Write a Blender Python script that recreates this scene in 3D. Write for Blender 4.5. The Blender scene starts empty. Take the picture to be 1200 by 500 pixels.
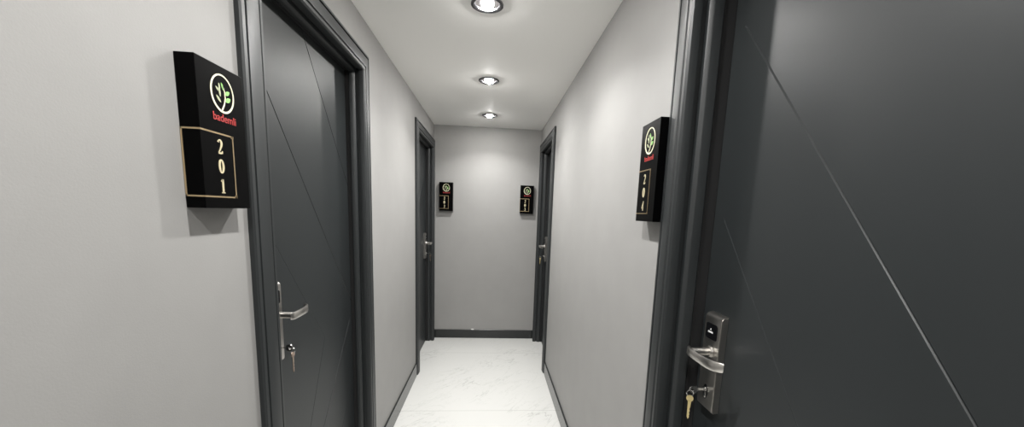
import bpy, bmesh, math
from mathutils import Vector, Matrix

scene = bpy.context.scene
COL = scene.collection
PI = math.pi

# ---------------------------------------------------------------- measures of the corridor
XL, XR = -0.6575, 0.5425        # side wall planes
H, YE, YB = 2.432, 4.423, -2.6  # ceiling height, end wall, wall behind the viewpoint
LAMP_X = -0.043
LAMP_Y = (3.88, 2.88, 1.868, 0.86, -0.14, -1.14, -2.1)

# ---------------------------------------------------------------- camera
f_px, pitch, yaw, roll, cx, cy, ch = 445.086, 0.1446272, 0.0789983, 0.0361086, 609.54, 313.2, 1.5127
cp, sp, cyw, syw = math.cos(pitch), math.sin(pitch), math.cos(yaw), math.sin(yaw)
fwd = Vector((syw*cp, cyw*cp, -sp)); r0 = Vector((cyw, -syw, 0)); u0 = r0.cross(fwd)
cr, sr = math.cos(roll), math.sin(roll)
right = cr*r0 + sr*u0; up = -sr*r0 + cr*u0
cam = bpy.data.cameras.new('camera'); cam_o = bpy.data.objects.new('camera', cam); COL.objects.link(cam_o)
m = Matrix((right, up, -fwd)).transposed().to_4x4(); m.translation = Vector((0, 0, ch))
cam_o.matrix_world = m
cam.sensor_fit = 'HORIZONTAL'; cam.sensor_width = 36; cam.lens = f_px/1200*36
cam.shift_x = (600-cx)/1200; cam.shift_y = (cy-250)/1200
cam.clip_start = 0.02
scene.camera = cam_o

# ---------------------------------------------------------------- world and exposure
w = bpy.data.worlds.new('world'); scene.world = w; w.use_nodes = True
w.node_tree.nodes['Background'].inputs[0].default_value = (0.02, 0.02, 0.02, 1)
scene.view_settings.view_transform = 'Standard'; scene.view_settings.look = 'None'
scene.view_settings.exposure = 0.05; scene.view_settings.gamma = 1.0
scene.view_settings.use_curve_mapping = False
LAMP_W = 15.5
BULB = 620.0

# ---------------------------------------------------------------- materials
def srgb(r, g, b):
    c = [(v/255/12.92 if v/255 <= .04045 else ((v/255+.055)/1.055)**2.4) for v in (r, g, b)]
    return (*c, 1)

def mat(name, col, rough=.5, metal=0, emis=None, estr=0, bump=None, spec=.5, var=None, aniso=None):
    mt = bpy.data.materials.new(name); mt.use_nodes = True
    nt = mt.node_tree; b = nt.nodes['Principled BSDF']
    b.inputs['Base Color'].default_value = col; b.inputs['Roughness'].default_value = rough
    b.inputs['Metallic'].default_value = metal; b.inputs['Specular IOR Level'].default_value = spec
    if emis: b.inputs['Emission Color'].default_value = emis; b.inputs['Emission Strength'].default_value = estr
    tc = nt.nodes.new('ShaderNodeTexCoord')
    if bump:
        sc, st, dist = bump
        n = nt.nodes.new('ShaderNodeTexNoise'); n.inputs['Scale'].default_value = sc; n.inputs['Detail'].default_value = 4
        bp = nt.nodes.new('ShaderNodeBump'); bp.inputs['Strength'].default_value = st; bp.inputs['Distance'].default_value = dist
        nt.links.new(tc.outputs['Object'], n.inputs['Vector']); nt.links.new(n.outputs['Fac'], bp.inputs['Height'])
        nt.links.new(bp.outputs['Normal'], b.inputs['Normal'])
    if var:
        sc, amt = var[:2]
        mp = nt.nodes.new('ShaderNodeMapping'); mp.inputs['Scale'].default_value = var[2] if len(var) > 2 else (1, 1, 1)
        n = nt.nodes.new('ShaderNodeTexNoise'); n.inputs['Scale'].default_value = sc; n.inputs['Detail'].default_value = 5
        rp = nt.nodes.new('ShaderNodeMapRange'); rp.inputs['To Min'].default_value = 1-amt; rp.inputs['To Max'].default_value = 1+amt
        rp.inputs['From Min'].default_value = .3; rp.inputs['From Max'].default_value = .7
        mx = nt.nodes.new('ShaderNodeVectorMath'); mx.operation = 'SCALE'; mx.inputs[0].default_value = col[:3]
        nt.links.new(tc.outputs['Object'], mp.inputs['Vector']); nt.links.new(mp.outputs['Vector'], n.inputs['Vector'])
        nt.links.new(n.outputs['Fac'], rp.inputs['Value'])
        nt.links.new(rp.outputs['Result'], mx.inputs['Scale']); nt.links.new(mx.outputs[0], b.inputs['Base Color'])
    return mt

M_wall = mat('grey_wall_covering', srgb(142, 141, 139), .55, bump=(260, .12, .002), var=(6, .025), spec=.35)
M_ceil = mat('ceiling_paint', srgb(243, 242, 239), .7, bump=(180, .06, .002))
M_door = mat('charcoal_door_paint', srgb(36, 39, 40), .42, spec=.4, bump=(500, .05, .001), var=(3, .03))
M_frame = mat('charcoal_frame_paint', srgb(33, 36, 37), .44, bump=(300, .04, .001))
M_base = mat('baseboard_paint', srgb(36, 38, 38), .2)
M_seal = mat('black_rubber_seal', srgb(14, 14, 15), .7)
M_black = mat('gloss_black_acrylic', (.0008, .0008, .0009, 1), .3, spec=.05)
M_gold = mat('gold_inlay', (.72, .55, .33, 1), .3, 1)
M_goldpale = mat('pale_gold_digits', (.86, .76, .50, 1), .35, .6)
M_cream = mat('cream_ring', (.74, .72, .52, 1), .5)
M_leaf = mat('green_leaf_print', (.24, .50, .14, 1), .5)
M_leafp = mat('pale_leaf_print', (.40, .43, .27, 1), .5)
M_red = mat('red_lettering', (.38, .03, .028, 1), .5)
M_steel = mat('brushed_steel', (.56, .54, .51, 1), .3, 1, bump=(400, .05, .001), var=(30, .12, (1, 1, .05)))
M_chrome = mat('chrome', (.75, .74, .72, 1), .12, 1)
M_chromed = mat('dark_chrome', (.16, .16, .17, 1), .2, 1)
M_brass = mat('key_brass', (.80, .66, .34, 1), .3, 1)
M_copper = mat('key_nickel', (.70, .55, .45, 1), .3, 1)
M_reader = mat('card_reader_black', (.004, .004, .005, 1), .2)
M_white = mat('white_marking', (.75, .75, .75, 1), .5)
M_hole = mat('keyhole_black', (.004, .004, .004, 1), .6)
M_refl = mat('spotlight_dark_baffle', (.0012, .0011, .0011, 1), .5, 0, spec=.01)
M_bulb = mat('lit_lamp_glass', (1, 1, 1, 1), .3, emis=(1, .98, .95, 1), estr=BULB)
M_plast = mat('white_plaster', (.8, .8, .78, 1), .7)

def floor_mat():
    mt = bpy.data.materials.new('white_marble_tiles'); mt.use_nodes = True
    nt = mt.node_tree; N = nt.nodes; L = nt.links; b = N['Principled BSDF']
    b.inputs['Roughness'].default_value = .22
    tc = N.new('ShaderNodeTexCoord')
    mp = N.new('ShaderNodeMapping'); mp.inputs['Scale'].default_value = (.9, 3.4, 1)
    mr = N.new('ShaderNodeMapping'); mr.inputs['Rotation'].default_value = (0, 0, math.radians(-48))
    L.new(tc.outputs['Object'], mr.inputs['Vector']); L.new(mr.outputs[0], mp.inputs['Vector'])
    def vein(scale, w, seed):
        n = N.new('ShaderNodeTexNoise'); n.inputs['Scale'].default_value = scale; n.inputs['Detail'].default_value = 6; n.inputs['Roughness'].default_value = .55
        n.inputs['Distortion'].default_value = .6
        ad = N.new('ShaderNodeVectorMath'); ad.inputs[1].default_value = (seed, seed*.7, 0)
        L.new(mp.outputs[0], ad.inputs[0]); L.new(ad.outputs[0], n.inputs['Vector'])
        s = N.new('ShaderNodeMath'); s.operation = 'SUBTRACT'; s.inputs[1].default_value = .5; L.new(n.outputs['Fac'], s.inputs[0])
        a = N.new('ShaderNodeMath'); a.operation = 'ABSOLUTE'; L.new(s.outputs[0], a.inputs[0])
        r = N.new('ShaderNodeMapRange'); r.inputs['From Min'].default_value = 0; r.inputs['From Max'].default_value = w
        r.inputs['To Min'].default_value = 1; r.inputs['To Max'].default_value = 0; L.new(a.outputs[0], r.inputs['Value'])
        return r.outputs[0]
    v1 = vein(1.7, .010, 5.3); v2 = vein(4.2, .012, 2.4)
    big = N.new('ShaderNodeTexNoise'); big.inputs['Scale'].default_value = 2.1; big.inputs['Detail'].default_value = 2
    L.new(tc.outputs['Object'], big.inputs['Vector'])
    br = N.new('ShaderNodeMapRange'); br.inputs['From Min'].default_value = .42; br.inputs['From Max'].default_value = .62; L.new(big.outputs['Fac'], br.inputs['Value'])
    def mul(a, c):
        n = N.new('ShaderNodeMath'); n.operation = 'MULTIPLY'; L.new(a, n.inputs[0])
        if isinstance(c, float): n.inputs[1].default_value = c
        else: L.new(c, n.inputs[1])
        return n.outputs[0]
    def mx(a, c):
        n = N.new('ShaderNodeMath'); n.operation = 'MAXIMUM'; L.new(a, n.inputs[0]); L.new(c, n.inputs[1]); return n.outputs[0]
    v = mx(mul(mul(v1, br.outputs[0]), .36), mul(mul(v2, br.outputs[0]), .22))
    # tile joints every 1.2 m along the corridor
    sx = N.new('ShaderNodeSeparateXYZ'); L.new(tc.outputs['Object'], sx.inputs[0])
    a1 = N.new('ShaderNodeMath'); a1.inputs[1].default_value = -2.73+12.0; L.new(sx.outputs['Y'], a1.inputs[0])
    a2 = N.new('ShaderNodeMath'); a2.operation = 'PINGPONG'; a2.inputs[1].default_value = .6; L.new(a1.outputs[0], a2.inputs[0])
    a3 = N.new('ShaderNodeMath'); a3.operation = 'LESS_THAN'; a3.inputs[1].default_value = .0022; L.new(a2.outputs[0], a3.inputs[0])
    v = mx(v, mul(a3.outputs[0], .42))
    mix = N.new('ShaderNodeMixRGB'); L.new(v, mix.inputs[0])
    mix.inputs[1].default_value = srgb(190, 190, 187); mix.inputs[2].default_value = srgb(104, 104, 101)
    L.new(mix.outputs[0], b.inputs['Base Color'])
    return mt
M_floor = floor_mat()

# ---------------------------------------------------------------- helpers
def obj(name, bm, m, parent=None, smooth=False, label=None):
    bmesh.ops.recalc_face_normals(bm, faces=bm.faces)
    me = bpy.data.meshes.new(name); bm.to_mesh(me); bm.free()
    for mm in (m if isinstance(m, (list, tuple)) else [m]): me.materials.append(mm)
    if smooth:
        for p in me.polygons: p.use_smooth = True
        me.set_sharp_from_angle(angle=math.radians(35))
    o = bpy.data.objects.new(name, me); COL.objects.link(o)
    if parent: o.parent = parent
    if label: o['label'] = label
    return o

def empty(name, loc):
    o = bpy.data.objects.new(name, None); COL.objects.link(o); o.location = loc
    o.empty_display_size = .05
    return o

def tag(o, label=None, cat=None, group=None, kind=None):
    if label: o['label'] = label
    if cat: o['category'] = cat
    if group: o['group'] = group
    if kind: o['kind'] = kind
    return o

def box(bm, a, b, bevel=0, seg=2):
    a, b = Vector(a), Vector(b)
    r = bmesh.ops.create_cube(bm, size=1)
    vs = r['verts']
    for v in vs: v.co = Vector(((a[i]+b[i])/2 + v.co[i]*abs(b[i]-a[i]) for i in range(3)))
    if bevel:
        es = list({e for v in vs for e in v.link_edges})
        bmesh.ops.bevel(bm, geom=es, offset=bevel, segments=seg, affect='EDGES', profile=.5)

def cyl(bm, p, q, r1, r2=None, n=24, caps=True):
    p, q = Vector(p), Vector(q); r2 = r1 if r2 is None else r2
    d = q-p; rot = d.to_track_quat('Z', 'Y').to_matrix().to_4x4()
    bmesh.ops.create_cone(bm, cap_ends=caps, segments=n, radius1=r1, radius2=r2, depth=d.length,
                          matrix=Matrix.Translation((p+q)/2) @ rot)

def torus(bm, c, axis, R, r, n=28, k=10):
    rot = Vector(axis).to_track_quat('Z', 'Y').to_matrix()
    rings = []
    for i in range(n):
        a = 2*PI*i/n; ring = []
        for j in range(k):
            b = 2*PI*j/k
            v = Vector(((R+r*math.cos(b))*math.cos(a), (R+r*math.cos(b))*math.sin(a), r*math.sin(b)))
            ring.append(bm.verts.new(Vector(c)+rot @ v))
        rings.append(ring)
    for i in range(n):
        for j in range(k):
            bm.faces.new((rings[i][j], rings[(i+1) % n][j], rings[(i+1) % n][(j+1) % k], rings[i][(j+1) % k]))

def lathe(bm, prof, c, n=40):
    rings = []
    for r, z in prof:
        if r < 1e-6: rings.append([bm.verts.new(Vector(c)+Vector((0, 0, z)))])
        else: rings.append([bm.verts.new(Vector(c)+Vector((r*math.cos(2*PI*i/n), r*math.sin(2*PI*i/n), z))) for i in range(n)])
    for a, b in zip(rings, rings[1:]):
        for i in range(n):
            if len(a) == 1: bm.faces.new((a[0], b[i], b[(i+1) % n]))
            elif len(b) == 1: bm.faces.new((a[i], a[(i+1) % n], b[0]))
            else: bm.faces.new((a[i], a[(i+1) % n], b[(i+1) % n], b[i]))

def prism(bm, pts, t0, t1, T):
    """outline pts (u, v) extruded from depth t0 to t1; T maps (u, v, t) to space"""
    A = [bm.verts.new(T(u, v, t0)) for u, v in pts]; B = [bm.verts.new(T(u, v, t1)) for u, v in pts]
    n = len(pts)
    bm.faces.new(A); bm.faces.new(B)
    for i in range(n): bm.faces.new((A[i], A[(i+1) % n], B[(i+1) % n], B[i]))

def ribbon(bm, pts, ws, t0, t1, T, closed=False):
    """flat stroke of varying width along pts in the (u, v) plane"""
    n = len(pts); L, R = [], []
    for i in range(n):
        p = Vector(pts[i])
        a = Vector(pts[(i-1) % n]) if closed or i > 0 else p
        b = Vector(pts[(i+1) % n]) if closed or i < n-1 else p
        d = (b-a).normalized(); nn = Vector((-d.y, d.x)); wv = (ws[i] if isinstance(ws, (list, tuple)) else ws)/2
        L.append(p+nn*wv); R.append(p-nn*wv)
    V = [[bm.verts.new(T(q.x, q.y, t)) for q in side] for t in (t0, t1) for side in (L, R)]
    rng = range(n if closed else n-1)
    for i in rng:
        j = (i+1) % n
        bm.faces.new((V[0][i], V[0][j], V[1][j], V[1][i])); bm.faces.new((V[2][i], V[2][j], V[3][j], V[3][i]))
        bm.faces.new((V[0][i], V[0][j], V[2][j], V[2][i])); bm.faces.new((V[1][i], V[1][j], V[3][j], V[3][i]))
    if not closed:
        for i in (0, n-1): bm.faces.new((V[0][i], V[1][i], V[3][i], V[2][i]))

# ---------------------------------------------------------------- room shell
TH = .16
# doors: (side, opening near, opening far, leaf depth behind wall, lock side)
ZT = 2.168
# ya: lever axis from the lock edge
DOORS = {
    1: dict(side=-1, y0=1.182, y1=2.022, t=.072, lock='near'),
    2: dict(side=1, y0=.235, y1=1.068, t=.100, lock='far'),
    3: dict(side=-1, y0=3.460, y1=4.305, t=.070, lock='far'),
    4: dict(side=1, y0=3.508, y1=4.305, t=.078, lock='far'),
}
def side_wall(name, x, s, opens):
    bm = bmesh.new(); x2 = x+s*TH; y = YB
    g = .012
    for a, b in opens:
        box(bm, (x, y, 0), (x2, a-g, H)); box(bm, (x, a-g, ZT+g), (x2, b+g, H)); y = b+g
    box(bm, (x, y, 0), (x2, YE, H))
    tag(obj(name, bm, M_wall), kind='structure')
side_wall('wall_left', XL, -1, [(DOORS[1]['y0'], DOORS[1]['y1']), (DOORS[3]['y0'], DOORS[3]['y1'])])
side_wall('wall_right', XR, 1, [(DOORS[2]['y0'], DOORS[2]['y1']), (DOORS[4]['y0'], DOORS[4]['y1'])])
def shell(name, a, b, m):
    bm = bmesh.new(); box(bm, a, b); return tag(obj(name, bm, m), kind='structure')
shell('wall_end', (XL-TH, YE, 0), (XR+TH, YE+.12, H), M_wall)
shell('wall_back', (XL-TH, YB-.12, 0), (XR+TH, YB, H), M_wall)
shell('floor', (XL-TH, YB-.12, -.08), (XR+TH, YE+.12, 0), M_floor)

# ceiling with round cut-outs for the recessed lamps (one mesh: a grid of squares, a ring of faces around every hole)
HOLE = .058
def ceiling():
    bm = bmesh.new(); s = .09; n = 32
    ys = sorted(LAMP_Y); x0, x1 = LAMP_X-s, LAMP_X+s
    def quad(a, b, c, d):
        bm.faces.new([bm.verts.new((px, py, H)) for px, py in ((a, b), (c, b), (c, d), (a, d))])
    quad(XL-TH, YB-.12, x0, YE+.12); quad(x1, YB-.12, XR+TH, YE+.12)
    prev = YB-.12
    for y in ys:
        quad(x0, prev, x1, y-s); prev = y+s
        inn, out = [], []
        for i in range(n):
            a = 2*PI*i/n; c, q = math.cos(a), math.sin(a); k = s/max(abs(c), abs(q))
            inn.append(bm.verts.new((LAMP_X+HOLE*c, y+HOLE*q, H))); out.append(bm.verts.new((LAMP_X+k*c, y+k*q, H)))
        for i in range(n):
            bm.faces.new((inn[i], inn[(i+1) % n], out[(i+1) % n], out[i]))
    quad(x0, prev, x1, YE+.12)
    # upper skin, so the ceiling is a closed slab
    bm.faces.new([bm.verts.new(p) for p in ((XL-TH, YB-.12, H+.12), (XR+TH, YB-.12, H+.12), (XR+TH, YE+.12, H+.12), (XL-TH, YE+.12, H+.12))])
    c = [(XL-TH, YB-.12), (XR+TH, YB-.12), (XR+TH, YE+.12), (XL-TH, YE+.12)]
    for i in range(4):
        p, q = c[i], c[(i+1) % 4]
        bm.faces.new([bm.verts.new(v) for v in ((*p, H), (*q, H), (*q, H+.12), (*p, H+.12))])
    tag(obj('ceiling', bm, M_ceil), kind='structure')
ceiling()

# baseboards
CW = .095
def baseboard(name, segs):
    bm = bmesh.new()
    for a, b in segs: box(bm, a, b, .002, 1)
    tag(obj(name, bm, M_base), kind='structure')
BH = .118
baseboard('baseboard_left', [((XL, YB, 0), (XL+.012, DOORS[1]['y0']-CW, BH)), ((XL, DOORS[1]['y1']+CW, 0), (XL+.012, DOORS[3]['y0']-CW, BH))])
baseboard('baseboard_right', [((XR, YB, 0), (XR-.012, DOORS[2]['y0']-CW, BH)), ((XR, DOORS[2]['y1']+CW, 0), (XR-.012, DOORS[4]['y0']-CW, BH))])
baseboard('baseboard_end', [((XL+.0, YE-.012, 0), (XR-.0, YE, .102))])

# ---------------------------------------------------------------- doors
def make_door(n, d):
    s = d['side']; xw = XL if s < 0 else XR        # s = +1: room lies towards -x
    y0, y1, t = d['y0'], d['y1'], d['t']
    root = empty('door_%d' % n, (xw+s*t, (y0+y1)/2, 0)); root['kind'] = 'structure'
    off = Vector(root.location)
    def X(tt): return xw-s*tt                      # tt > 0 towards the corridor
    # moulded frame: profile swept up, across and down with mitred corners
    st = -(t-(.036 if n == 2 else .020))
    prof = [(CW, -.001), (CW, .012), (CW-.004, .017), (CW-.014, .0185), (CW-.0155, .011), (CW-.0205, .011), (CW-.022, .0185),
            (CW-.026, .0195), (.030, .0235), (.026, .0225), (.0235, .017), (.020, .017), (.018, .0215), (.008, .021), (.002, .016), (0, .008), (0, -.006), (.010, -.008), (.010, -.022),
            (-.003, -.024), (-.009, -.030), (-.011, -.036), (-.011, st+.004), (-.008, st), (.0, st), (.0, -t-.045), (0, -TH+.002)]
    bm = bmesh.new(); rows = []
    for q, tt in prof:
        rows.append([bm.verts.new(Vector((X(tt), yy, zz))-off) for yy, zz in ((y0-q, 0), (y0-q, ZT+q), (y1+q, ZT+q), (y1+q, 0))])
    for a, b in zip(rows, rows[1:]):
        for i in range(3): bm.faces.new((a[i], a[i+1], b[i+1], b[i]))
    fr = obj('door_frame', bm, M_frame, root, smooth=True)
    # dark rubber seal in the gap between the stop and the leaf
    bm = bmesh.new()
    for a, b in (((y0+.0005, 0), (y0+.006, ZT)), ((y1-.006, 0), (y1-.0005, ZT)), ((y0+.006, ZT-.006), (y1-.006, ZT-.0005))):
        box(bm, Vector((X(st-.001), a[0], a[1]))-off, Vector((X(-t+.001), b[0], b[1]))-off)
    obj('door_seal', bm, M_seal, root)
    # leaf with three nested V grooves (chevrons) running away from the lock
    zm = .93; W_ = y1-y0-.006; lockfar = d['lock'] == 'far'
    def Y(a): return (y1-.003-a) if lockfar else (y0+.003+a)   # a = distance from the lock edge
    bm = bmesh.new()
    zb, zt = .008, ZT-.004; x0, x1 = X(-t), X(-t-.04)
    def fv(a, z, x): return bm.verts.new(Vector((x, Y(a), z))-off)
    A0, A1 = .046, .054
    top = [[fv(a, z, x0) for a in (0, A0, A1, W_)] for z in (zb, zm, zt)]
    for r_ in range(2):
        for c_ in range(3): bm.faces.new((top[r_][c_], top[r_][c_+1], top[r_+1][c_+1], top[r_+1][c_]))
    cz = zm-off.z; aY = Y(0)-off.y; sa = 1 if Y(1) > Y(0) else -1
    # (half, height where the groove would meet the lock edge, slope dz/da)
    lines = [(1, 2.070, -1.26, .0026, .0034), (1, .93+1.27*.508, -1.27, .0014, .0007), (1, 2.70, -1.30, .0024, .003),
             (-1, .762-1.16*.665, 1.16, .0024, .003), (-1, .93-2.0*.508, 2.0, .0024, .003), (-1, .44-1.2*.70, 1.2, .002, .0015)]
    centre = []
    for half, zc, sl, gw, depth in lines:
        for k in (-gw, 0, gw):
            kk = k*math.sqrt(1+sl*sl)
            p = Vector((x0, Y(0), zc+kk))-off; q = Vector((x0, Y(1), zc+kk+sl))-off
            dvec = q-p; nrm = Vector((0, -dvec.z, dvec.y)).normalized()
            fs = [f for f in bm.faces if (f.calc_center_median().z-cz)*half > 0 and sa*(f.calc_center_median().y-aY) > A0]
            g = set(fs) | {e for f in fs for e in f.edges} | {v for f in fs for v in f.verts}
            bmesh.ops.bisect_plane(bm, geom=list(g), dist=1e-6, plane_co=p, plane_no=nrm)
            if k == 0: centre.append((p, nrm, half, depth))
    for v in bm.verts:
        for p, nrm, half, depth in centre:
            if abs((v.co-p).dot(nrm)) < 1e-5 and (v.co.z-cz)*half >= -1e-5 and sa*(v.co.y-aY) > A0+.004:
                v.co.x = x0-off.x+s*depth; break
    # edges and back: a box standing just behind the front skin
    a_, b_ = Vector((x0+s*.0040, Y(0), zb))-off, Vector((x1, Y(W_), zt))-off
    box(bm, a_, b_)
    # border skirt joining front skin to the box
    for (pa, pb) in (((0, zb), (W_, zb)), ((W_, zb), (W_, zt)), ((W_, zt), (0, zt)), ((0, zt), (0, zb))):
        bm.faces.new([fv(*pa, x0), fv(*pb, x0), fv(*pb, x0+s*.0042), fv(*pa, x0+s*.0042)])
    leaf = obj('door_leaf', bm, M_door, root)

    # ---- lock: local frame a towards the hinges, b out of the leaf, c up, origin at the lever axis
    ya = Y({1: .103, 2: .083, 3: .090, 4: .090}[n])
    zl = 1.144
    dy = -1 if lockfar else 1
    def P(a, b, c): return Vector((X(-t+b), ya+dy*a, zl+c))
    def Q(a, b, c): return P(a, b, c)-off
    bm = bmesh.new()
    # body with rounded top edge, outline in (b, c) extruded in a
    hw = .038
    body = [(0, -.168), (.014, -.170), (.019, -.166), (.0205, -.158), (.0205, .094), (.018, .101), (.012, .106), (0, .108)]
    A = [bm.verts.new(Q(-hw, b, c)) for b, c in body]; B = [bm.verts.new(Q(hw, b, c)) for b, c in body]
    bm.faces.new(A); bm.faces.new(B)
    for i in range(len(body)): j = (i+1) % len(body); bm.faces.new((A[i], A[j], B[j], B[i]))
    es = [e for e in bm.edges if (e.verts[0] in A and e.verts[1] in A) or (e.verts[0] in B and e.verts[1] in B)]
    bmesh.ops.bevel(bm, geom=es, offset=.0016, segments=2, affect='EDGES')
    lock = obj('lock_plate', bm, M_steel, root, smooth=True)
    # card reader window
    bm = bmesh.new(); pts = []
    for cx_, cz_, a0 in ((.022, .074, 0), (-.017, .074, 90), (-.017, .042, 180), (.022, .042, 270)):
        for k in range(5): a = math.radians(a0+k*22.5); pts.append((cx_+.006*math.cos(a), cz_+.006*math.sin(a)))
    prism(bm, pts, .0195, .0225, lambda u, v, t_: Q(u-.003, t_, v))
    rd = obj('card_reader', bm, M_reader, lock)
    bm = bmesh.new()
    box(bm, Q(-.014, .0222, .0535), Q(.008, .0229, .0580)); prism(bm, [(-.006, .062), (.000, .062), (-.003, .067)], .0222, .0229, lambda u, v, t_: Q(u, t_, v))
    obj('reader_marking', bm, M_white, lock)
    # lever: collar, neck, flat blade bent back at its end
    bm = bmesh.new()
    cyl(bm, Q(0, .020, 0), Q(0, .027, 0), .0165, .0150, 32); cyl(bm, Q(0, .0265, 0), Q(0, .079, 0), .0105, n=28)
    path = [(-.0135, .073), (-.009, .0785), (0, .0815), (.03, .0825), (.065, .0815), (.088, .0785), (.104, .072), (.114, .063), (.119, .055)]
    th = [.006, .007, .008, .008, .0075, .007, .007, .0065, .006]; hh = [.0115, .012, .012, .0122, .0125, .013, .013, .0125, .0115]
    rows = []
    for i, (a, b) in enumerate(path):
        p0 = Vector(path[max(i-1, 0)]); p1 = Vector(path[min(i+1, len(path)-1)]); dd = (p1-p0).normalized(); nn = Vector((-dd.y, dd.x))*th[i]/2
        h_ = hh[i]; r = []
        for sg, kk in ((1, -1), (1, -.75), (1, .75), (1, 1), (-1, 1), (-1, .75), (-1, -.75), (-1, -1)):
            inset = 1 if abs(kk) < 1 else .45
            r.append(bm.verts.new(Q(a+nn.x*sg*inset, b+nn.y*sg*inset, kk*h_)))
        rows.append(r)
    for r1_, r2_ in zip(rows, rows[1:]):
        for j in range(8): bm.faces.new((r1_[j], r1_[(j+1) % 8], r2_[(j+1) % 8], r2_[j]))
    bm.faces.new(rows[0]); bm.faces.new(rows[-1])
    obj('lever_handle', bm, M_steel, lock, smooth=True)
    # key cylinder in a dark oval opening
    bm = bmesh.new(); ov = [(.012*math.cos(2*PI*k/28), -.119+.0215*math.sin(2*PI*k/28)) for k in range(28)]
    prism(bm, ov, .0185, .0209, lambda u, v, t_: Q(u, t_, v))
    obj('keyhole', bm, M_hole, lock)
    bm = bmesh.new(); cyl(bm, Q(0, .015, -.113), Q(0, .026, -.113), .0085, .0082, 28); box(bm, Q(-.0042, .015, -.137), Q(.0042, .0235, -.117), .0015)
    obj('lock_cylinder', bm, M_chrome, lock, smooth=True)
    # bunch of keys hanging from the key left in the lock: a thing of its own
    kr = empty('key_ring', P(0, .058, -.120)); ko = Vector(kr.location)
    def K(a, b, c): return P(a, b, c)-ko
    bm = bmesh.new()
    box(bm, K(-.001, .024, -.1165), K(.001, .046, -.1095), .0003, 1)
    bow = [(.056+.012*math.cos(2*PI*k/20), -.114+.0115*math.sin(2*PI*k/20)) for k in range(20)]
    hole = [(.060+.0045*math.cos(2*PI*k/20), -.116+.0045*math.sin(2*PI*k/20)) for k in range(20)]
    for tt in (-.0012, .0012):
        va = [bm.verts.new(K(tt, b, c)) for b, c in bow]; vb = [bm.verts.new(K(tt, b, c)) for b, c in hole]
        for i in range(20): j = (i+1) % 20; bm.faces.new((va[i], va[j], vb[j], vb[i]))
        if tt < 0: fa, fb = va, vb
        else:
            for i in range(20):
                j = (i+1) % 20; bm.faces.new((va[i], va[j], fa[j], fa[i])); bm.faces.new((vb[i], vb[j], fb[j], fb[i]))
    obj('inserted_key', bm, M_chrome, kr, smooth=True)
    bm = bmesh.new(); torus(bm, K(.002, .066, -.124), (.30, 1, .1), .0092, .0012, 32, 8)
    obj('split_ring', bm, M_chrome, kr, smooth=True)
    # the loose key: bow, neck, blade with teeth, hanging down
    sp_ = d.get('swing', .10)
    ua, ub = {1: (1.0, .05), 2: (.51, -.86), 3: (.2, .98), 4: (.2, -.98)}[n]
    def hang(u, v, t_):      # v downwards from the ring, u across, t thickness
        return K(.003+u*ua-t_*ub, .066+u*ub+t_*ua, -.131-v)
    bm = bmesh.new()
    bowp = [(.0095*math.cos(2*PI*k/16+.2)*1.0, .008+.0095*math.sin(2*PI*k/16+.2)) for k in range(16)]
    prism(bm, bowp, -.0011, .0011, hang)
    bl = [(-.0048, .014), (-.0040, .024), (-.0034, .064), (0, .071), (.0028, .064), (.0016, .060), (.0032, .056), (.0014, .051), (.0032, .046), (.0018, .040), (.0036, .034), (.0040, .024), (.0048, .014)]
    prism(bm, bl, -.0011, .0011, hang)
    obj('loose_key', bm, M_brass if n in (2, 4) else M_copper, kr, label='gold coloured key' if n == 2 else None)
    return root, kr

key_labels = {
    1: 'keys hanging from the lock of the left near door beside sign 201',
    2: 'gold key on a ring hanging from the lock of the large right near door',
    3: 'small bunch of keys in the lock of the far left door near the end wall',
    4: 'small bunch of keys in the lock of the far right door near the end wall'}
for n, d in DOORS.items():
    root, kr = make_door(n, d)
    tag(kr, key_labels[n], 'keys', 'keys left in the door locks')

# ---------------------------------------------------------------- room number signs
def arc(cx_, cy_, rx, ry, a0, a1, n):
    return [(cx_+rx*math.cos(math.radians(a0+(a1-a0)*i/(n-1))), cy_+ry*math.sin(math.radians(a0+(a1-a0)*i/(n-1)))) for i in range(n)]
# strokes of each digit in a cell 0.62 wide, 1 high: (points, widths)
DIG = {
    '0': [(arc(.31, .5, .23, .43, 0, 360, 25)[:-1], [.09+.10*abs(math.cos(2*PI*i/24)) for i in range(24)], True)],
    '1': [([(.33, .05), (.33, .95)], [.17, .17], False), ([(.33, .90), (.22, .86), (.13, .80)], [.12, .09, .04], False), ([(.12, .035), (.54, .035)], [.07, .07], False)],
    '2': [(arc(.29, .70, .21, .24, 160, -20, 14)+[(.42, .48), (.28, .28), (.10, .09)], [.16, .10, .07, .07, .08, .09, .11, .13, .15, .17, .18, .18, .17, .16, .13, .10, .07], False), ([(.08, .06), (.36, .06), (.52, .09), (.56, .22)], [.10, .12, .12, .05], False)],
    '3': [(arc(.28, .73, .20, .21, 160, -75, 14), [.14, .09, .07, .07, .08, .10, .13, .15, .16, .16, .14, .12, .09, .07], False), (arc(.28, .28, .24, .25, 85, -160, 15), [.07, .08, .10, .13, .16, .18, .18, .16, .13, .10, .08, .07, .08, .12, .16], False)],
    '4': [([(.42, .03), (.42, .95)], [.15, .15], False), ([(.44, .95), (.06, .30)], [.07, .07], False), ([(.03, .28), (.60, .28)], [.08, .08], False)],
}
def leaf_pts(cx_, cy_, ang, ln, wd, n=9):
    pts = []; ca, sa = math.cos(math.radians(ang)), math.sin(math.radians(ang))
    for k in range(2*n-2):
        i = k if k < n else 2*n-2-k
        x = i/(n-1); y = wd/2*math.sin(PI*x)**.8*(1 if k < n else -1) if 0 < x < 1 else 0
        pts.append((cx_+ln*(x)*ca-y*sa, cy_+ln*x*sa+y*ca))
    return pts

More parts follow.
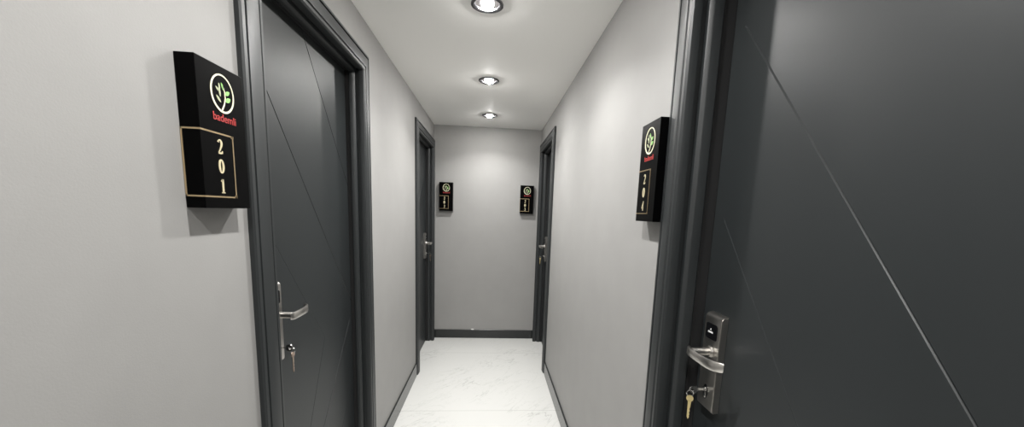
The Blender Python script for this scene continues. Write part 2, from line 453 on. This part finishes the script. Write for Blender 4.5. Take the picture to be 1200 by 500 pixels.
def sign(origin, eu, en, digits, width, label):
    """origin: lower reader's-left corner on the wall; eu along the reader's right; en out of the wall"""
    eu, en, ez = Vector(eu), Vector(en), Vector((0, 0, 1)); TK = .040; HS = .316
    root = empty('room_number_sign', origin)
    def T(u, v, t): return eu*u + ez*v + en*t
    bm = bmesh.new()
    prism(bm, [(0, 0), (width, 0), (width, HS), (0, HS)], 0, TK, T)
    bmesh.ops.bevel(bm, geom=list(bm.edges), offset=.0008, segments=1, affect='EDGES')
    obj('sign_box', bm, M_black, root)
    # gold frame line wrapping the reader's-left edge
    z0, z1, ur, lw, e = .024, .168, .103*width/.152, .0034, .0008
    bm = bmesh.new()
    def bar(u0, v0, u1, v1): prism(bm, [(u0, v0), (u1, v0), (u1, v1), (u0, v1)], TK-.0004, TK+e, T)
    bar(-e, z0, ur, z0+lw); bar(-e, z1-lw, ur, z1); bar(ur-lw, z0, ur, z1)
    bar(ur-lw*2.0, z0, ur+.0012, z0+lw*1.8); bar(ur-lw*2.0, z1-lw*1.8, ur+.0012, z1)
    def sbar(t0, v0, t1, v1):
        prism(bm, [(-e, v0), (.0004, v0), (.0004, v1), (-e, v1)], t0, t1, T)
    sbar(.001, z0, TK, z0+lw); sbar(.001, z1-lw, TK, z1); sbar(.001, z0, .001+lw, z1)
    obj('gold_frame', bm, M_gold, root)
    # digits one under another
    uc = .057*width/.152; dh = .033
    for i, ch_ in enumerate(digits):
        bm = bmesh.new(); vb = .138-.0437*i-dh/2
        for pts, ws, cl in DIG[ch_]:
            ribbon(bm, [((x-.31)*dh*.80+uc, y*dh+vb) for x, y in pts], [q*dh for q in ws], TK-.0003, TK+.0010, T, cl)
        obj('digit', bm, M_goldpale, root)
    # emblem: ring with a sprig
    kx = width/.152; cu, cv, R = .078*kx, .257, .0385
    bm = bmesh.new()
    ribbon(bm, [(cu+R*.94*math.cos(2*PI*i/48), cv+R*1.04*math.sin(2*PI*i/48)) for i in range(48)],
           [.0030+.0016*(.5-.5*math.sin(2*PI*i/48+.6)) for i in range(48)], TK-.0003, TK+.001, T, True)
    ribbon(bm, [(cu-.006, cv-R*1.0), (cu+.004, cv-.022), (cu+.008, cv-.008), (cu+.007, cv+.006), (cu+.002, cv+.018)], [.0034, .0030, .0026, .0022, .0014], TK-.0003, TK+.001, T)
    obj('emblem_ring', bm, M_cream, root)
    for (a, b, g, ln, wd) in ((.009, -.015, 32, .019, .010), (.009, .000, 35, .017, .009), (.004, .008, 112, .017, .0055)):
        bm = bmesh.new(); prism(bm, leaf_pts(cu+a, cv+b, g, ln, wd), TK-.0003, TK+.001, T)
        obj('emblem_leaf', bm, M_leaf, root)
    for (a, b, g, ln, wd) in ((-.007, -.020, 138, .019, .0060), (-.008, -.008, 98, .021, .0058), (-.010, .002, 140, .015, .0048), (-.008, .007, 100, .014, .0045)):
        bm = bmesh.new(); prism(bm, leaf_pts(cu+a, cv+b, g, ln, wd), TK-.0003, TK+.001, T)
        obj('emblem_leaf', bm, M_leafp, root)
    # red word under the emblem
    cu_ = bpy.data.curves.new('word', 'FONT'); cu_.body = 'bademli'; cu_.size = .0215; cu_.extrude = .0006; cu_.space_character = 1.0; cu_.offset = .0
    to = bpy.data.objects.new('word', cu_); COL.objects.link(to)
    dg = bpy.context.evaluated_depsgraph_get(); me = bpy.data.meshes.new_from_object(to.evaluated_get(dg))
    bpy.data.objects.remove(to)
    xs = [v.co.x for v in me.vertices]; sc = (.074*kx)/(max(xs)-min(xs)); mnx = min(xs)
    for v in me.vertices: v.co = T((v.co.x-mnx)*sc+.043*kx, v.co.y*min(sc, 1.2)+.195, v.co.z+TK+.0004)
    me.materials.clear(); me.materials.append(M_red)
    wo = bpy.data.objects.new('word_lettering', me); COL.objects.link(wo); wo.parent = root
    tag(root, label, 'sign', 'black room number signs')

SZ = 1.497
sign((XL, .882, SZ), (0, 1, 0), (1, 0, 0), '201', .152, 'black box sign with gold number 201 on left wall beside the near door')
sign((XR, 1.306, SZ), (0, -1, 0), (-1, 0, 0), '204', .141, 'black box sign on right wall beside the large near door')
sign((-.591, YE, SZ), (1, 0, 0), (0, -1, 0), '202', .152, 'small black sign on the end wall, beside the far left door')
sign((.320, YE, SZ), (1, 0, 0), (0, -1, 0), '203', .152, 'small black sign on the end wall, beside the far right door')

# ---------------------------------------------------------------- recessed spotlights
def spot(y, label, k=1.0):
    root = empty('ceiling_spotlight', (LAMP_X, y, H))
    bm = bmesh.new()
    lathe(bm, [(.0560, .004), (.0565, -.0005), (.071, -.0012), (.0735, -.0035), (.0728, -.0062), (.068, -.0085), (.060, -.0078), (.0545, -.003), (.0540, .004)], (0, 0, 0), 48)
    obj('rim', bm, M_chromed, root, smooth=True)
    bm = bmesh.new()
    lathe(bm, [(.0545, .002), (.052, .012), (.046, .026), (.038, .036), (.0, .038)], (0, 0, 0), 48)
    obj('reflector', bm, M_refl, root, smooth=True)
    bm = bmesh.new()
    lathe(bm, [(.0, -.021), (.011, -.020), (.020, -.0155), (.0265, -.007), (.029, .003), (.028, .014), (.022, .034)], (0, 0, 0), 40)
    obj('lamp_glass', bm, M_bulb, root, smooth=True)
    l = bpy.data.lights.new('lamp_light', 'AREA'); l.shape = 'DISK'; l.size = .05; l.energy = LAMP_W*k; l.spread = math.radians(134)
    l.color = (1, .99, .975)
    lo = bpy.data.objects.new('lamp_light', l); COL.objects.link(lo); lo.parent = root; lo.location = (0, 0, -.024)
    tag(root, label, 'ceiling light', 'round recessed ceiling spotlights')
SL = ['round recessed spotlight furthest down the ceiling, nearest the end wall',
      'round recessed spotlight in the middle of the three seen on the ceiling',
      'round recessed spotlight on the ceiling nearest the viewer, cut by the top edge',
      'round recessed spotlight in ceiling above sign 201, out of the picture',
      'round recessed spotlight in ceiling just behind the viewpoint',
      'round recessed spotlight in ceiling over one metre behind the viewpoint',
      'round recessed spotlight in ceiling nearest the wall behind the viewpoint']
for y, lb in zip(LAMP_Y, SL): spot(y, lb, .7 if y < 1 else (.8 if y > 3.5 else 1.0))

# ---------------------------------------------------------------- white plaster fleck above the end baseboard
bm = bmesh.new(); bmesh.ops.create_icosphere(bm, subdivisions=2, radius=1)
for v in bm.verts:
    k = 1+.25*math.sin(v.co.x*7)*math.cos(v.co.y*5)
    v.co = Vector((v.co.x*.020*k, v.co.y*.005, v.co.z*.006*k))
fl = obj('plaster_fleck', bm, M_plast, smooth=True); fl.location = (-.195, YE-.006, .107)
tag(fl, 'tiny white plaster fleck on top of the end wall baseboard', 'fleck')
